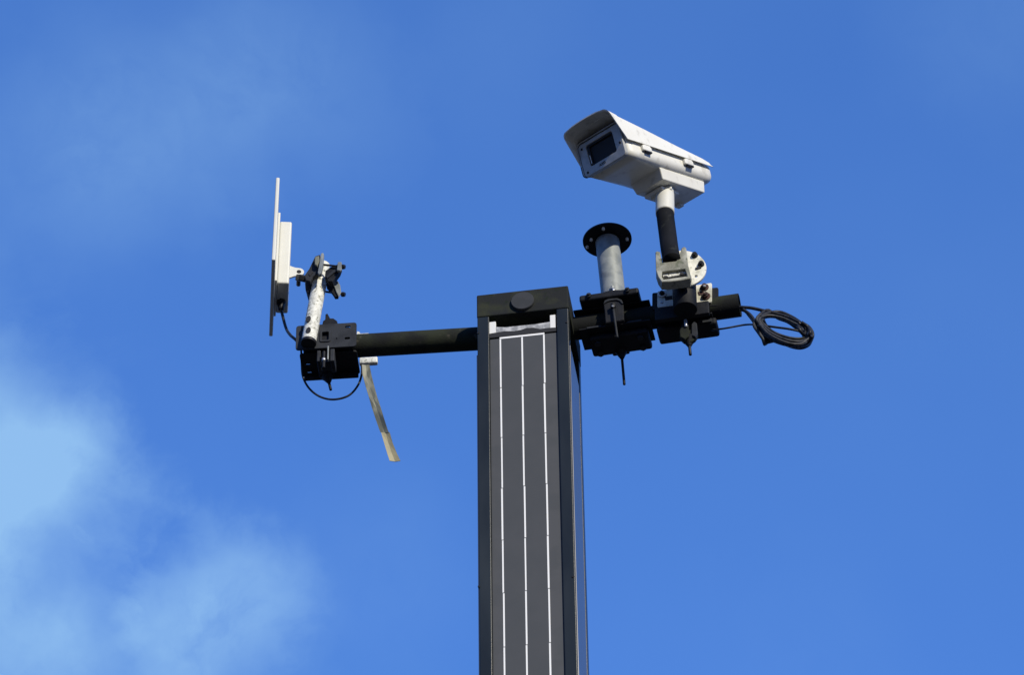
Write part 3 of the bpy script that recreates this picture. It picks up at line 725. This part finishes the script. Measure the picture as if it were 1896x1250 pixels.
# mounting base
m = MB(); m.hexa([L3(u, v, h) for (u, v, h) in ((-.040, .158, -.030), (.054, .158, -.030), (.054, .340, -.030), (-.040, .340, -.030), (-.046, .150, .002), (.060, .150, .002), (.060, .343, .002), (-.046, .343, .002))], .003, 2)
m.build('mounting_base', M['white'], sec)
m = MB(); m.box(L3(.0, .215, -.038), FR, (.064, .011, .078), .002); m.box(L3(.0, .215, -.046), FR, (.044, .010, .05), .002); m.build('foot_plate', M['white'], sec)
m = MB(); m.box(L3(-.026, .325, -.033), FR, (.02, .008, .02), .002); m.build('drain_lug', M['white'], sec)

# ------------------------------------------------------------------ cables at the right end
yc = RE.y
def ell(cx, cy_, a, b, th, ph, y_, ya):
    c, s_ = math.cos(ph), math.sin(ph); x_, z_ = a*c, b*s_
    return at(cx+x_*math.cos(th)-z_*math.sin(th), cy_+x_*math.sin(th)+z_*math.cos(th), y_+ya*s_)
random.seed(11)
coil = thing('cable_coil', 'coiled bundle of black cable hung from the right end of the crossbar', 'cable coil', at(1450, 612, yc))
m = MB(); path = [RE-aX*.05+Z*.006, at(1372, 569, yc), at(1392, 570.5, yc), at(1412, 575, yc)]
turns = 5
for i in range(turns*14):
    ph = -2.0+2*PI*i/14; k_ = i//14
    j = [(0, 0, 0), (2, -3, 3), (-2, 3, -4), (3, 2, 1), (0, -1, -6)][k_]
    wv = 1.6*math.sin(ph*1.7+k_*2)
    path.append(ell(1451+j[0]+random.uniform(-.9, .9), 610+j[1]+random.uniform(-.9, .9), 50+j[2]+wv, 24+j[2]*.6-k_*.8+wv, .40+.03*k_, ph, yc-.02+.008*k_, -.03))
m.tube(path, .0047, 12, 4); m.build('cable_strand', M['cable'], coil)
m = MB(); path = [RE-aX*.05-Z*.012, at(1374, 574, yc+.005), at(1388, 586, yc), at(1398, 599, yc-.01)]
for i in range(int(2.6*14)):
    ph = 2.6-2*PI*i/14; k_ = i//14
    path.append(ell(1450+k_*2, 611-k_*1.5, 48-3*k_, 20-2.5*k_, .42-.05*k_, ph, yc-.045+.012*k_, -.03))
m.tube(path, .0040, 12, 4); m.build('cable_strand', M['cable_grey'], coil)
m = MB(); path = [at(1376, 573, yc-.01), at(1390, 584, yc-.02), at(1398, 596, yc-.03), at(1404, 608, yc-.035), at(1416, 622, yc-.03), at(1432, 631, yc-.03), at(1455, 638, yc-.03), at(1478, 641, yc-.03), at(1498, 634, yc-.03), at(1505, 620, yc-.03), at(1497, 605, yc-.03), at(1478, 596, yc-.03), at(1462, 588, yc-.03)]
m.tube(path, .0045, 12, 6); m.build('cable_strand', M['cable'], coil)
for pts_, r_ in (([(1408, 612), (1424, 626), (1448, 636), (1474, 640), (1494, 635), (1504, 622)], .0056), ([(1412, 618), (1430, 629), (1455, 635.5), (1480, 637), (1498, 627)], .0050),
                 ([(1478, 598), (1488, 604), (1493, 613), (1488, 619), (1481, 611), (1478, 603)], .0046), ([(1484, 597), (1496, 606), (1500, 616), (1495, 626)], .0050)):
    m = MB(); m.tube([at(a, b, yc-.045+.01*math.sin(a*.3)) for a, b in pts_], r_, 12, 6); m.build('cable_strand', M['cable'], coil)
m = MB(); path = [at(1422, 604, yc-.03), at(1440, 606.5, yc-.03), at(1462, 609.5, yc-.028), at(1482, 614, yc-.02), at(1492, 618, yc-.02)]
m.tube(path, .0032, 12, 6); m.build('cable_strand', M['cable'], coil)
m = MB(); path = [at(1402, 590, yc-.035), at(1396, 602, yc-.045), at(1406, 618, yc-.045), at(1414, 630, yc-.04), at(1416, 637, yc-.03), at(1420, 633, yc-.01), at(1419, 620, yc+.0), at(1409, 600, yc+.0)]
m.tube(path, .0046, 12, 6); m.tube([at(1408, 582, yc-.04), at(1401, 592, yc-.05), at(1412, 607, yc-.05), at(1420, 618, yc-.045)], .0042, 12, 6); m.build('cable_wrap', M['cable_grey'], coil)
m = MB(); m.sil([(1398, 600), (1411, 602), (1428, 620), (1434, 630), (1421, 633), (1415, 637), (1412, 635), (1408, 622), (1403, 612)], yc-.034, .012, .003); m.build('tie_wrap', M['cable'], coil)
m = MB(); m.tube([at(1318, 611, bC.y+.01), at(1340, 608.5, bC.y-.01), at(1362, 604.5, yc), at(1380, 601.5, yc), at(1398, 601.5, yc-.03), at(1410, 606, yc-.03)], .0027, 10, 6)
tag(m.build('thin_cable', M['cable']), 'single thin dark cable from the clamp under the camera to the coil', 'cable')
